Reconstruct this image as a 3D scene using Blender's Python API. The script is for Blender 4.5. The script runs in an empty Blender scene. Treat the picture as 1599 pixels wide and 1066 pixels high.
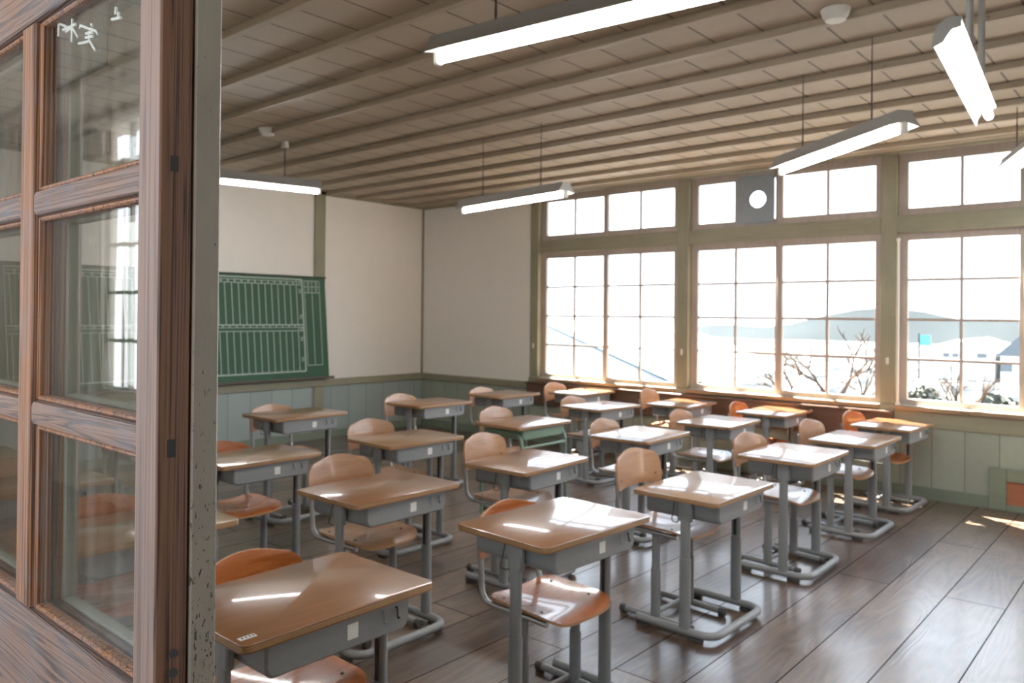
import bpy, bmesh, math, random
from mathutils import Vector, Matrix
random.seed(7)
SC = bpy.context.scene
COL = SC.collection
PI = math.pi

# ------------------------------------------------------------------ helpers
def link(name, data, parent=None, loc=(0, 0, 0), rotz=0.0):
    o = bpy.data.objects.new(name, data)
    COL.objects.link(o)
    o.location = loc
    o.rotation_euler = (0, 0, rotz)
    if parent is not None:
        o.parent = parent
    return o

def tag(o, label, cat, group=None, kind=None):
    o['label'] = label
    o['category'] = cat
    if group: o['group'] = group
    if kind: o['kind'] = kind
    return o

def mesh(name, bm, mats, smooth=40):
    me = bpy.data.meshes.new(name)
    bmesh.ops.recalc_face_normals(bm, faces=bm.faces)
    if smooth:
        for f in bm.faces: f.smooth = True
    bm.to_mesh(me)
    bm.free()
    for m in (mats if isinstance(mats, (list, tuple)) else [mats]):
        me.materials.append(m)
    if smooth:
        me.set_sharp_from_angle(angle=math.radians(smooth))
    return me

def obj(name, bm, mats, parent=None, loc=(0, 0, 0), rotz=0.0, smooth=40):
    return link(name, mesh(name, bm, mats, smooth), parent, loc, rotz)

def struct(name, bm, mats, label, cat, parent=None, smooth=40):
    o = obj(name, bm, mats, parent, smooth=smooth)
    if parent is None:
        tag(o, label, cat, kind='structure')
    return o

def thing(name, label, cat, loc=(0, 0, 0), rotz=0.0, group=None, kind=None):
    o = bpy.data.objects.new(name, None)
    o.empty_display_size = 0.1
    COL.objects.link(o)
    o.location = loc
    o.rotation_euler = (0, 0, rotz)
    return tag(o, label, cat, group, kind)

def NB(): return bmesh.new()

def box(bm, x0, x1, y0, y1, z0, z1, bev=0.0, mi=0, seg=1):
    ret = bmesh.ops.create_cube(bm, size=1.0)
    vs = ret['verts']
    for v in vs:
        v.co = Vector(((x0 + x1) / 2 + v.co.x * (x1 - x0), (y0 + y1) / 2 + v.co.y * (y1 - y0), (z0 + z1) / 2 + v.co.z * (z1 - z0)))
    fs = list({f for v in vs for f in v.link_faces})
    for f in fs: f.material_index = mi
    if bev > 0:
        es = list({e for v in vs for e in v.link_edges})
        bmesh.ops.bevel(bm, geom=es, offset=bev, segments=seg, affect='EDGES', profile=0.5)
    return vs

def tube(bm, pts, r, n=10, mi=0, closed=False, rx=None):
    """sweep a circle (or ellipse rx by r) along the points"""
    pts = [Vector(p) for p in pts]
    N = len(pts)
    rings = []
    up = None
    for i in range(N):
        a = pts[i - 1] if (i > 0 or closed) else pts[i]
        b = pts[(i + 1) % N] if (i < N - 1 or closed) else pts[i]
        t = (b - a)
        if t.length < 1e-9: t = Vector((0, 0, 1))
        t.normalize()
        if up is None:
            up = Vector((0, 0, 1)) if abs(t.z) < 0.9 else Vector((1, 0, 0))
        up = (up - t * up.dot(t))
        if up.length < 1e-6:
            up = Vector((0, 1, 0)) - t * t.y
        up.normalize()
        s = t.cross(up)
        rr = r[i] if isinstance(r, (list, tuple)) else r
        rings.append([bm.verts.new(pts[i] + s * math.cos(2 * PI * k / n) * (rx or rr) + up * math.sin(2 * PI * k / n) * rr) for k in range(n)])
    M = N if closed else N - 1
    for i in range(M):
        A, B = rings[i], rings[(i + 1) % N]
        for k in range(n):
            f = bm.faces.new((A[k], A[(k + 1) % n], B[(k + 1) % n], B[k]))
            f.material_index = mi
    if not closed:
        for R, rev in ((rings[0], True), (rings[-1], False)):
            f = bm.faces.new(R[::-1] if rev else R)
            f.material_index = mi

def fillet(pts, rad, n=6):
    """round the corners of an open polyline"""
    pts = [Vector(p) for p in pts]
    out = [pts[0]]
    for i in range(1, len(pts) - 1):
        p, a, b = pts[i], pts[i - 1], pts[i + 1]
        r = min(rad, (a - p).length * .49, (b - p).length * .49)
        A = p + (a - p).normalized() * r
        B = p + (b - p).normalized() * r
        for k in range(n + 1):
            t = k / n
            out.append((1 - t) ** 2 * A + 2 * t * (1 - t) * p + t * t * B)
    out.append(pts[-1])
    return out

def column(bm, x, y, z0, z1, rx, ry, n=14, mi=0):
    """an oval post"""
    R = []
    for z in (z0, z1):
        R.append([bm.verts.new((x + rx * math.copysign(abs(math.cos(a)) ** .7, math.cos(a)), y + ry * math.copysign(abs(math.sin(a)) ** .7, math.sin(a)), z))
                  for a in [2 * PI * (k + .5) / n for k in range(n)]])
    for k in range(n):
        f = bm.faces.new((R[0][k], R[0][(k + 1) % n], R[1][(k + 1) % n], R[1][k])); f.material_index = mi
    bm.faces.new(R[0][::-1]).material_index = mi
    bm.faces.new(R[1]).material_index = mi

def rrect(w, d, r, n=5, rs=None):
    """rounded rectangle outline (ccw), rs = radii of the four corners (++, -+, --, +-)"""
    rs = rs or (r,) * 4
    out = []
    for (sx, sy, a0), rr in zip(((1, 1, 0), (-1, 1, 90), (-1, -1, 180), (1, -1, 270)), rs):
        cx, cy = sx * (w / 2 - rr), sy * (d / 2 - rr)
        for k in range(n + 1):
            a = math.radians(a0 + 90 * k / n)
            out.append((cx + rr * math.cos(a), cy + rr * math.sin(a)))
    return out

def slab(bm, outline, z0, z1, bev=0.0, mi_side=0, mi_top=0):
    lo = [bm.verts.new((x, y, z0)) for x, y in outline]
    hi = [bm.verts.new((x, y, z1)) for x, y in outline]
    n = len(outline)
    top = bm.faces.new(hi); top.material_index = mi_top
    bot = bm.faces.new(lo[::-1]); bot.material_index = mi_top
    for k in range(n):
        f = bm.faces.new((lo[k], lo[(k + 1) % n], hi[(k + 1) % n], hi[k])); f.material_index = mi_side
    if bev > 0:
        bmesh.ops.bevel(bm, geom=list(top.edges) + list(bot.edges), offset=bev, segments=2, affect='EDGES', profile=0.5)

def sheet(bm, fn, nu, nv, th, normal):
    """a thin curved board: fn(u,v)->point, thickened along normal"""
    nrm = Vector(normal)
    T = [[bm.verts.new(fn(i / nu, j / nv)) for j in range(nv + 1)] for i in range(nu + 1)]
    B = [[bm.verts.new(Vector(fn(i / nu, j / nv)) - nrm * th) for j in range(nv + 1)] for i in range(nu + 1)]
    for i in range(nu):
        for j in range(nv):
            bm.faces.new((T[i][j], T[i + 1][j], T[i + 1][j + 1], T[i][j + 1]))
            bm.faces.new((B[i][j], B[i][j + 1], B[i + 1][j + 1], B[i + 1][j]))
    ring = [(i, 0) for i in range(nu)] + [(nu, j) for j in range(nv)] + [(i, nv) for i in range(nu, 0, -1)] + [(0, j) for j in range(nv, 0, -1)]
    m = len(ring)
    for k in range(m):
        a, b = ring[k], ring[(k + 1) % m]
        f = bm.faces.new((T[a[0]][a[1]], B[a[0]][a[1]], B[b[0]][b[1]], T[b[0]][b[1]]))
        f.material_index = 1

# ------------------------------------------------------------------ materials
class NT:
    def __init__(s, name):
        s.m = bpy.data.materials.new(name); s.m.use_nodes = True
        s.t = s.m.node_tree; s.t.nodes.clear()
        s.out = s.n('ShaderNodeOutputMaterial')
    def n(s, typ, **kw):
        nd = s.t.nodes.new(typ)
        for k, v in kw.items(): setattr(nd, k, v)
        return nd
    def l(s, a, b): s.t.links.new(a, b)
    def coord(s, scale=(1, 1, 1), rot=(0, 0, 0), loc=(0, 0, 0), src='Object'):
        tc = s.n('ShaderNodeTexCoord'); mp = s.n('ShaderNodeMapping')
        mp.inputs['Scale'].default_value = scale; mp.inputs['Rotation'].default_value = rot; mp.inputs['Location'].default_value = loc
        s.l(tc.outputs[src], mp.inputs['Vector'])
        return mp.outputs['Vector']
    def noise(s, vec, scale, detail=4, rough=.6, dist=0.0):
        nd = s.n('ShaderNodeTexNoise'); s.l(vec, nd.inputs['Vector'])
        nd.inputs['Scale'].default_value = scale; nd.inputs['Detail'].default_value = detail
        nd.inputs['Roughness'].default_value = rough; nd.inputs['Distortion'].default_value = dist
        return nd.outputs['Fac']
    def ramp(s, fac, stops):
        nd = s.n('ShaderNodeValToRGB'); s.l(fac, nd.inputs['Fac'])
        e = nd.color_ramp.elements
        while len(e) < len(stops): e.new(.5)
        for el, (p, c) in zip(e, stops):
            el.position = p; el.color = (*c, 1) if len(c) == 3 else c
        return nd.outputs['Color']
    def mix(s, fac, a, b, mode='MIX'):
        nd = s.n('ShaderNodeMix', data_type='RGBA', blend_type=mode)
        for inp, v in ((nd.inputs[0], fac), (nd.inputs[6], a), (nd.inputs[7], b)):
            if hasattr(v, 'is_linked') or isinstance(v, bpy.types.NodeSocket): s.l(v, inp)
            elif isinstance(v, (tuple, list)): inp.default_value = (*v, 1) if len(v) == 3 else v
            else: inp.default_value = v
        return nd.outputs[2]
    def math(s, op, a, b=None):
        nd = s.n('ShaderNodeMath', operation=op)
        for inp, v in ((nd.inputs[0], a), (nd.inputs[1], b)):
            if v is None: continue
            if isinstance(v, bpy.types.NodeSocket): s.l(v, inp)
            else: inp.default_value = v
        return nd.outputs[0]
    def sep(s, vec):
        nd = s.n('ShaderNodeSeparateXYZ'); s.l(vec, nd.inputs[0]); return nd.outputs
    def rnd(s):
        return s.n('ShaderNodeObjectInfo').outputs['Random']
    def bsdf(s, color, rough=.5, metal=0.0, bump=None, bstr=.2, bdist=.002, coat=0.0, coat_rough=.1, spec=.5):
        b = s.n('ShaderNodeBsdfPrincipled')
        for k, v in (('Base Color', color), ('Roughness', rough), ('Metallic', metal)):
            if isinstance(v, bpy.types.NodeSocket): s.l(v, b.inputs[k])
            elif isinstance(v, (tuple, list)): b.inputs[k].default_value = (*v, 1)
            else: b.inputs[k].default_value = v
        b.inputs['Coat Weight'].default_value = coat
        b.inputs['Coat Roughness'].default_value = coat_rough
        b.inputs['Specular IOR Level'].default_value = spec
        if bump is not None:
            bp = s.n('ShaderNodeBump'); s.l(bump, bp.inputs['Height'])
            bp.inputs['Strength'].default_value = bstr; bp.inputs['Distance'].default_value = bdist
            s.l(bp.outputs[0], b.inputs['Normal'])
        s.l(b.outputs[0], s.out.inputs[0])
        s.b = b
        return s.m

def c(h):  # sRGB hex -> linear
    h = h.lstrip('#')
    return tuple(((v / 255 + .055) / 1.055) ** 2.4 if v / 255 > .04045 else v / 255 / 12.92 for v in (int(h[i:i + 2], 16) for i in (0, 2, 4)))

def flat(name, col, rough=.5, metal=0.0, var=.12, scale=25, spec=.5, coat=0, dirt=None):
    t = NT(name); v = t.coord()
    n1 = t.noise(v, scale, 5)
    n2 = t.noise(v, scale * .12, 3)
    f = t.math('MULTIPLY_ADD', n1, .6); t.t.nodes[-1].inputs[2].default_value = 0
    k = t.math('ADD', t.math('MULTIPLY', n1, .5), t.math('MULTIPLY', n2, .5))
    lo = tuple(x * (1 - var) for x in col); hi = tuple(min(1, x * (1 + var)) for x in col)
    cc = t.ramp(k, [(.3, lo), (.7, hi)])
    if dirt:
        d = t.ramp(t.noise(v, 3.2, 6, .7), [(.52, (0, 0, 0)), (.75, (1, 1, 1))])
        cc = t.mix(d, cc, dirt)
    return t.bsdf(cc, rough, metal, bump=n1, bstr=.08, spec=spec, coat=coat)

def emis(name, col, strength):
    t = NT(name)
    e = t.n('ShaderNodeEmission'); e.inputs[0].default_value = (*col, 1); e.inputs[1].default_value = strength
    t.l(e.outputs[0], t.out.inputs[0])
    return t.m

def glass(name, tint=(1, 1, 1), ior=1.5, rough=0.0, wob=0.0, boost=1.0, dirt=0.0):
    t = NT(name)
    tr = t.n('ShaderNodeBsdfTransparent'); tr.inputs[0].default_value = (*tint, 1)
    gl = t.n('ShaderNodeBsdfGlossy'); gl.inputs['Roughness'].default_value = rough
    lw = t.n('ShaderNodeLayerWeight'); lw.inputs[0].default_value = .5
    fr5 = t.math('MULTIPLY_ADD', t.math('POWER', lw.outputs['Facing'], 4.6), .95); t.t.nodes[-1].inputs[2].default_value = .045
    if wob:
        bp = t.n('ShaderNodeBump'); bp.inputs['Strength'].default_value = wob; bp.inputs['Distance'].default_value = .002
        t.l(t.noise(t.coord((14, 14, 1.2)), 1.0, 2), bp.inputs['Height'])
        t.l(bp.outputs[0], gl.inputs['Normal'])
    f = t.math('MULTIPLY', fr5, boost)
    mx = t.n('ShaderNodeMixShader'); t.l(f, mx.inputs[0]); t.l(tr.outputs[0], mx.inputs[1]); t.l(gl.outputs[0], mx.inputs[2])
    last = mx.outputs[0]
    if dirt:
        df = t.n('ShaderNodeBsdfDiffuse'); df.inputs[0].default_value = (.75, .74, .7, 1)
        streak = t.ramp(t.noise(t.coord((30, 30, 1.0)), 1.0, 4), [(.45, (0, 0, 0)), (.75, (dirt,) * 3)])
        m2 = t.n('ShaderNodeMixShader'); t.l(streak, m2.inputs[0]); t.l(last, m2.inputs[1]); t.l(df.outputs[0], m2.inputs[2])
        last = m2.outputs[0]
    t.l(last, t.out.inputs[0])
    return t.m

def veneer(name, c1, c2, c3, rough=.32, coat=.35, grain='y', coat_rough=.085, spec=.4):
    """varnished plywood face with a soft figure"""
    t = NT(name)
    sc = {'y': (14, 1.6, 14), 'x': (1.6, 14, 14), 'z': (14, 14, 1.6)}[grain]
    v = t.coord(sc)
    off = t.n('ShaderNodeVectorMath', operation='ADD'); t.l(v, off.inputs[0])
    r = t.rnd(); cmb = t.n('ShaderNodeCombineXYZ')
    for i in range(3): t.l(t.math('MULTIPLY', r, 37.0 + 11 * i), cmb.inputs[i])
    t.l(cmb.outputs[0], off.inputs[1]); v = off.outputs[0]
    n1 = t.noise(v, 1.6, 6, .62, 1.4)
    n2 = t.noise(v, 9, 3, .5)
    k = t.math('ADD', t.math('MULTIPLY', n1, .8), t.math('MULTIPLY', n2, .2))
    col = t.ramp(k, [(.3, c1), (.52, c2), (.75, c3)])
    col = t.mix(t.math('MULTIPLY_ADD', r, .35), col, tuple(x * .8 for x in c2)) if False else col
    hs = t.n('ShaderNodeHueSaturation'); t.l(col, hs.inputs['Color'])
    t.l(t.math('ADD', t.math('MULTIPLY', r, .24), .88), hs.inputs['Value'])
    rg = t.math('ADD', t.math('MULTIPLY', n1, .12), rough - .06)
    m = t.bsdf(hs.outputs[0], rg, 0, bump=n1, bstr=.02, coat=coat, coat_rough=coat_rough, spec=spec)
    t.b.inputs['Coat IOR'].default_value = 1.55
    return m

def plyedge(name, axis='z', freq=430):
    t = NT(name)
    w = t.n('ShaderNodeTexWave', wave_type='BANDS', bands_direction='Z')
    t.l(t.coord(), w.inputs['Vector']); w.inputs['Scale'].default_value = freq / 6.283; w.inputs['Distortion'].default_value = .6
    col = t.ramp(w.outputs['Fac'], [(.25, c('#5d3c22')), (.7, c('#b58a58'))])
    return t.bsdf(col, .5)

def oldwood(name, axis='z', base='#9a6a45', dark='#4d3122', grey='#8d8a8c', greyamt=.5, rough=.6, scale=1.0, bump=.6):
    """weathered softwood: strong raised grain along one axis, with worn grey-blue patches"""
    t = NT(name)
    st = {'z': (1, 1, .012), 'x': (.03, 1, 1), 'y': (1, .03, 1)}[axis]
    v = t.coord(tuple(s * 34 * scale for s in st))
    n0 = t.noise(v, 1.0, 3, .55, .6)
    w = t.n('ShaderNodeMath', operation='SINE')
    t.l(t.math('MULTIPLY', n0, 62.0), w.inputs[0])
    band = t.math('ADD', t.math('MULTIPLY', w.outputs[0], .5), .5)
    fine = t.noise(v, 9, 4, .7)
    k = t.math('ADD', t.math('MULTIPLY', band, .65), t.math('MULTIPLY', fine, .35))
    col = t.ramp(k, [(.14, c(dark)), (.34, c(base)), (.9, tuple(min(1, x * 1.3) for x in c(base)))])
    g = t.ramp(t.noise(t.coord(tuple(s * 9 * scale if s < 1 else 9 * scale for s in (1, 1, 1))), 1.0, 5, .7), [(.5 - .35 * greyamt, (0, 0, 0)), (.5 + .3 * (1.4 - greyamt), (1, 1, 1))])
    col2 = t.mix(.55, col, c(grey))
    col = t.mix(g, col, col2)
    return t.bsdf(col, rough, bump=k, bstr=bump, bdist=.0015, spec=.35)

def paint(name, col, grain='z', worn='#4b473c', amt=.25, rough=.55, scale=1.0):
    """old gloss paint on timber, with grain ridges and darker worn flecks"""
    t = NT(name)
    st = {'z': (1, 1, .06), 'x': (.06, 1, 1), 'y': (1, .06, 1)}[grain]
    v = t.coord(tuple(s * 30 * scale for s in st)); n0 = t.noise(v, 1.0, 4, .6)
    v2 = t.coord(); n1 = t.noise(v2, 2.2, 5, .65)
    base = c(col)
    cc = t.ramp(t.math('ADD', t.math('MULTIPLY', n0, .5), t.math('MULTIPLY', n1, .5)), [(.3, tuple(x * .78 for x in base)), (.7, tuple(min(1, x * 1.15) for x in base))])
    fl = t.ramp(t.noise(t.coord(tuple((1 if s == 1 else .35) * 38 for s in st)), 1.0, 4, .75), [(.66 - .12 * amt, (0, 0, 0)), (.72, (1, 1, 1))])
    cc = t.mix(fl, cc, c(worn))
    return t.bsdf(cc, rough, bump=n0, bstr=.25, bdist=.001, spec=.4)

def linepanels(name, col, period, offset, axis, width=.007, dark=.35, var=.12, rough=.55, gloss=.4):
    """boards side by side: thin dark joints every `period` along one axis"""
    t = NT(name)
    tc = t.n('ShaderNodeNewGeometry'); s = t.sep(tc.outputs['Position'])
    a = s['XYZ'.index(axis)]
    q = t.math('DIVIDE', t.math('SUBTRACT', a, offset), period)
    fr = t.math('FRACT', q); cell = t.math('FLOOR', q)
    wn = t.n('ShaderNodeTexWhiteNoise', noise_dimensions='1D'); t.l(cell, wn.inputs['W'])
    ln = t.math('LESS_THAN', fr, width / period)
    v = t.coord({'x': (16, 1.2, 16), 'y': (1.2, 16, 1.2), 'X': (16, 1.2, 16)}.get(axis, (6, 6, 1.0)) if axis == 'X' else (7, 7, 1.0))
    n0 = t.noise(v, 1.0, 5, .65)
    n1 = t.noise(t.coord(), 1.1, 5, .6)
    base = c(col)
    k = t.math('ADD', t.math('ADD', t.math('MULTIPLY', n0, .4), t.math('MULTIPLY', n1, .35)), t.math('MULTIPLY', wn.outputs[0], .25))
    cc = t.ramp(k, [(.25, tuple(x * (1 - var) for x in base)), (.75, tuple(min(1, x * (1 + var)) for x in base))])
    cc = t.mix(ln, cc, tuple(x * dark for x in base))
    inv = t.math('SUBTRACT', 1.0, ln)
    return t.bsdf(cc, rough, bump=inv, bstr=.6, bdist=.004, spec=gloss)

def floor_mat():
    t = NT('floor boards')
    tc = t.n('ShaderNodeNewGeometry')
    mp = t.n('ShaderNodeMapping'); t.l(tc.outputs['Position'], mp.inputs['Vector'])
    mp.inputs['Rotation'].default_value = (0, 0, PI / 2)
    mp.inputs['Location'].default_value = (.6, -6.70 + .285 * 40, 0)
    # after the rotation u = -y, v = x
    br = t.n('ShaderNodeTexBrick'); t.l(mp.outputs[0], br.inputs['Vector'])
    br.offset = .37; br.offset_frequency = 2; br.squash = 1
    for k, v in (('Scale', 1.0), ('Mortar Size', .0032), ('Mortar Smooth', .1), ('Bias', 0.0), ('Brick Width', 3.1), ('Row Height', .285)):
        br.inputs[k].default_value = v
    br.inputs['Color1'].default_value = (0, 0, 0, 1); br.inputs['Color2'].default_value = (1, 1, 1, 1); br.inputs['Mortar'].default_value = (.5, .5, .5, 1)
    cellv = t.n('ShaderNodeSeparateColor'); t.l(br.outputs['Color'], cellv.inputs[0]); cell = cellv.outputs[0]
    # grain: contour lines of stretched noise, shifted per board
    sx = t.n('ShaderNodeMapping'); t.l(tc.outputs['Position'], sx.inputs['Vector']); sx.inputs['Scale'].default_value = (5.5, .75, 1)
    cmb = t.n('ShaderNodeCombineXYZ'); t.l(t.math('MULTIPLY', cell, 23.0), cmb.inputs[0]); t.l(t.math('MULTIPLY', cell, 7.0), cmb.inputs[2])
    ad = t.n('ShaderNodeVectorMath', operation='ADD'); t.l(sx.outputs[0], ad.inputs[0]); t.l(cmb.outputs[0], ad.inputs[1])
    n0 = t.noise(ad.outputs[0], .8, 2, .45, .35)
    sn = t.n('ShaderNodeMath', operation='SINE'); t.l(t.math('MULTIPLY', n0, 120.0), sn.inputs[0])
    band = t.math('ADD', t.math('MULTIPLY', sn.outputs[0], .5), .5)
    fine = t.n('ShaderNodeMapping'); t.l(tc.outputs['Position'], fine.inputs['Vector']); fine.inputs['Scale'].default_value = (60, 3, 1)
    nf = t.noise(fine.outputs[0], 1.0, 4, .7)
    wear = t.noise(tc.outputs['Position'], 1.3, 6, .7)
    k = t.math('ADD', t.math('ADD', t.math('MULTIPLY', band, .09), t.math('MULTIPLY', nf, .45)), t.math('ADD', t.math('MULTIPLY', wear, .40), t.math('MULTIPLY', cell, .18)))
    col = t.ramp(k, [(.32, c('#1d130c')), (.5, c('#423124')), (.70, c('#6d5744'))])
    worn = t.ramp(wear, [(.54, (0, 0, 0)), (.70, (1, 1, 1))])
    col = t.mix(t.math('MULTIPLY', worn, .4), col, c('#75665a'))
    col = t.mix(br.outputs['Fac'], col, c('#0c0806'))
    blot = t.noise(tc.outputs['Position'], 4.5, 5, .7)
    rg = t.math('ADD', t.math('ADD', t.math('MULTIPLY', wear, .30), t.math('MULTIPLY', blot, .22)), t.math('ADD', .06, t.math('MULTIPLY', nf, .10)))
    rg = t.math('MAXIMUM', rg, t.math('MULTIPLY', br.outputs['Fac'], .9))
    h = t.math('SUBTRACT', t.math('ADD', t.math('MULTIPLY', band, .32), t.math('MULTIPLY', blot, 1.3)), t.math('MULTIPLY', br.outputs['Fac'], 1.6))
    m = t.bsdf(col, rg, bump=h, bstr=.32, bdist=.004, spec=.75)
    sp = t.math('MULTIPLY', t.math('SUBTRACT', 1.0, br.outputs['Fac']), .75)
    t.l(sp, t.b.inputs['Specular IOR Level'])
    t.l(t.math('MULTIPLY', sp, .5), t.b.inputs['Coat Weight']); t.b.inputs['Coat Roughness'].default_value = .16; t.b.inputs['Coat IOR'].default_value = 1.5
    return m

def speckled(name, base='#807a6d', dot='#2b2620'):
    t = NT(name)
    v = t.coord((190, 190, 75)); n = t.noise(v, 1.0, 3, .7)
    z = t.sep(t.coord())[2]
    thr = t.n('ShaderNodeMapRange'); t.l(z, thr.inputs[0])
    thr.inputs[1].default_value = 1.05; thr.inputs[2].default_value = 1.6; thr.inputs[3].default_value = .575; thr.inputs[4].default_value = .70
    f = t.math('GREATER_THAN', n, thr.outputs[0])
    n2 = t.noise(t.coord((8, 8, 3)), 1.0, 4)
    b = c(base)
    cc = t.ramp(n2, [(.3, tuple(x * .8 for x in b)), (.7, tuple(x * 1.1 for x in b))])
    cc = t.mix(f, cc, c(dot))
    return t.bsdf(cc, .5, bump=n, bstr=.3, spec=.4)

M = {}
M['top_brown'] = veneer('varnished brown plywood', c('#72492a'), c('#7e512d'), c('#8a5c35'), .30, .8)
M['top_tan'] = veneer('varnished tan plywood', c('#866545'), c('#8f6c4b'), c('#987554'), .30, .8)
M['ply_edge'] = plyedge('plywood edge')
M['seat_tan'] = veneer('chair plywood tan', c('#8c6040'), c('#a0714e'), c('#ae8461'), .30, .4)
M['seat_orange'] = veneer('chair plywood orange', c('#8f4a1f'), c('#a85a2a'), c('#b86c38'), .28, .5)
M['seat_edge'] = flat('chair plywood edge', c('#a87a50'), .5)
M['steel'] = flat('grey painted steel', c('#7c7f81'), .42, .0, .06, 60)
M['steel_dark'] = flat('darker grey steel', c('#77797b'), .45, .0, .06, 60)
M['chrome'] = flat('dull chrome tube', c('#a9abac'), .28, .85, .05, 40)
M['green_steel'] = flat('green painted steel', c('#6f8a76'), .4, .0, .06, 60)
M['rubber'] = flat('dark rubber', c('#3a3936'), .7)
M['black'] = flat('black slot', c('#15151a'), .6)
M['sticker'] = flat('white sticker', c('#e4e4e0'), .6, var=.04)
M['ink'] = flat('black ink', c('#26262a'), .7)
M['screw'] = flat('screw steel', c('#55504a'), .35, .7)
M['floor'] = floor_mat()
M['plaster'] = flat('off-white plaster', c('#e8e4dd'), .8, 0, .035, 6, .2)
M['ceiling'] = linepanels('ceiling boards', '#a79a88', .2695, 4.43, 'X', .013, .25, .10, .6, .35)
M['batten'] = paint('ceiling batten paint', '#a3947f', 'x', '#6f6252', .1)
M['wains_w'] = linepanels('grey-green wainscot boards', '#8e9b97', .272, -2.88, 'Y', .007, .45, .12)
M['wains_n'] = linepanels('grey-green wainscot boards under windows', '#8f9689', .245, 6.349, 'X', .007, .45, .14)
M['olive'] = paint('olive green paint', '#87836c', 'z', '#5e5a48', .15)
M['olive_x'] = paint('olive green paint beam', '#87836c', 'x', '#5e5a48', .2)
M['dark_green'] = paint('dull dark green paint', '#6f7a6a', 'x', '#474b41', .2)
M['sash'] = paint('bare grey-brown sash wood', '#a3958b', 'z', '#75665a', .2)
M['sill'] = paint('worn sill wood', '#8b7358', 'x', '#54402c', .3, .4)
M['brown_board'] = paint('dark brown board', '#573f32', 'x', '#33231a', .3, .45)
M['red_brown'] = paint('red brown wood', '#9a5a3e', 'x', '#5e3624', .2, .45)
M['win_glass'] = glass('window glass', (.97, .985, 1.0))
M['door_glass'] = glass('old door glass', (.95, .965, .955), 1.52, 0, .12, .8, .03)
M['wood_z'] = oldwood('weathered upright timber', 'z', '#835637', '#26170f', '#6d6a70', .22, bump=.8)
M['wood_x'] = oldwood('weathered rail timber', 'x', '#71503a', '#231712', '#66686f', .8, bump=.8)
M['wood_end'] = oldwood('dark edge timber', 'z', '#5b3d2c', '#21150e', '#483a32', .15, bump=.5)
M['wood_stile'] = oldwood('worn pinkish stile timber', 'z', '#765d50', '#524137', '#6c6365', .6, bump=.25)
M['grey_post'] = speckled('flaking grey-green paint')
M['putty'] = paint('grey-green putty strip', '#77776a', 'z', '#46443a', .2)
M['board_green'] = flat('green chalkboard', c('#3a5744'), .8, 0, .10, 8, .15)
M['board_frame'] = flat('chalkboard dark frame', c('#3d4a3f'), .5)
M['chalk'] = flat('painted white lines', c('#a3b3a8'), .8, 0, .12, 50)
M['chalk_w'] = flat('white chalk strokes', c('#dfe2df'), .85)
M['tray_dark'] = flat('dark chalk tray', c('#4a4238'), .6)
M['lamp_grey'] = flat('lamp housing grey', c('#8f8f8c'), .4, .1, .05)
M['lamp_white'] = flat('lamp reflector white', c('#e8e8e4'), .4, 0, .03)
M['tube'] = emis('fluorescent tube', (1.0, .98, .95), 46.0)
M['plastic'] = flat('white plastic', c('#d9d6cf'), .4, 0, .03)
M['wire'] = flat('dark chain', c('#4d4842'), .5, .5)
M['zinc'] = flat('grey zinc sheet', c('#7b8288'), .5, .5, .18, 30)
M['dark_void'] = flat('dark opening', c('#2a1d16'), .8)
M['corr_wall'] = flat('corridor wall', c('#c3b8a6'), .8, 0, .05, 6)
M['tintplate'] = glass('reflection gap tint', (.34, .40, .36))  # tint darkens the pane where the door glass reflection has a gap

# ------------------------------------------------------------------ camera
cam = bpy.data.cameras.new('camera')
co = bpy.data.objects.new('camera', cam); COL.objects.link(co)
co.matrix_world = Matrix(((0.753967, -0.003773, 0.656901, 8.00252), (0.656845, -0.009936, -0.75396, -7.30403), (0.009372, 0.999944, -0.005013, 1.52178), (0, 0, 0, 1)))
cam.sensor_fit = 'HORIZONTAL'; cam.sensor_width = 36.0
cam.lens = 36.0 * 1219.73 / 1599
cam.shift_y = -47.95 / 1599
cam.clip_start = .02; cam.clip_end = 400
cam.dof.use_dof = True; cam.dof.focus_distance = 1.0; cam.dof.aperture_fstop = 9.5
SC.camera = co

# ------------------------------------------------------------------ room shell
XE, YS, H = 9.94, -6.78, 3.0          # east wall, corridor wall, ceiling height
def S(name, mat, label, cat, *boxes, bev=0.0, smooth=40):
    bm = NB()
    for b in boxes: box(bm, *b, bev=bev)
    return struct(name, bm, mat, label, cat, smooth=smooth)

S('floor', M['floor'], 'wide dark worn floorboards running toward the windows', 'floor', (-.15, XE + .15, -9.2, .15, -.08, 0))
S('ceiling', M['ceiling'], 'painted board ceiling with thin dark joints', 'ceiling', (-.15, XE + .15, -9.2, .15, H, H + .08))
S('wall_west', M['plaster'], 'off-white plaster wall behind the green board', 'wall', (-.15, 0, -6.9, .15, 0, H))
S('wall_east', M['plaster'], 'plaster wall at the teaching end of the room', 'wall', (XE, XE + .15, -6.9, .15, 0, H))
S('wall_north', M['plaster'], 'white plaster wall panel between the corner and the first window', 'wall',
  (0, 1.94, 0, .15, 0, H), (1.94, XE, .02, .15, 0, .775), (1.94, XE, .02, .15, 2.955, H))
S('wall_south', M['plaster'], 'corridor wall with the classroom doorway', 'wall',
  (0, 6.06, -6.9, YS, 0, H), (8.75, XE, -6.9, YS, 0, H), (6.06, 8.75, -6.9, YS, 2.16, H))
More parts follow.
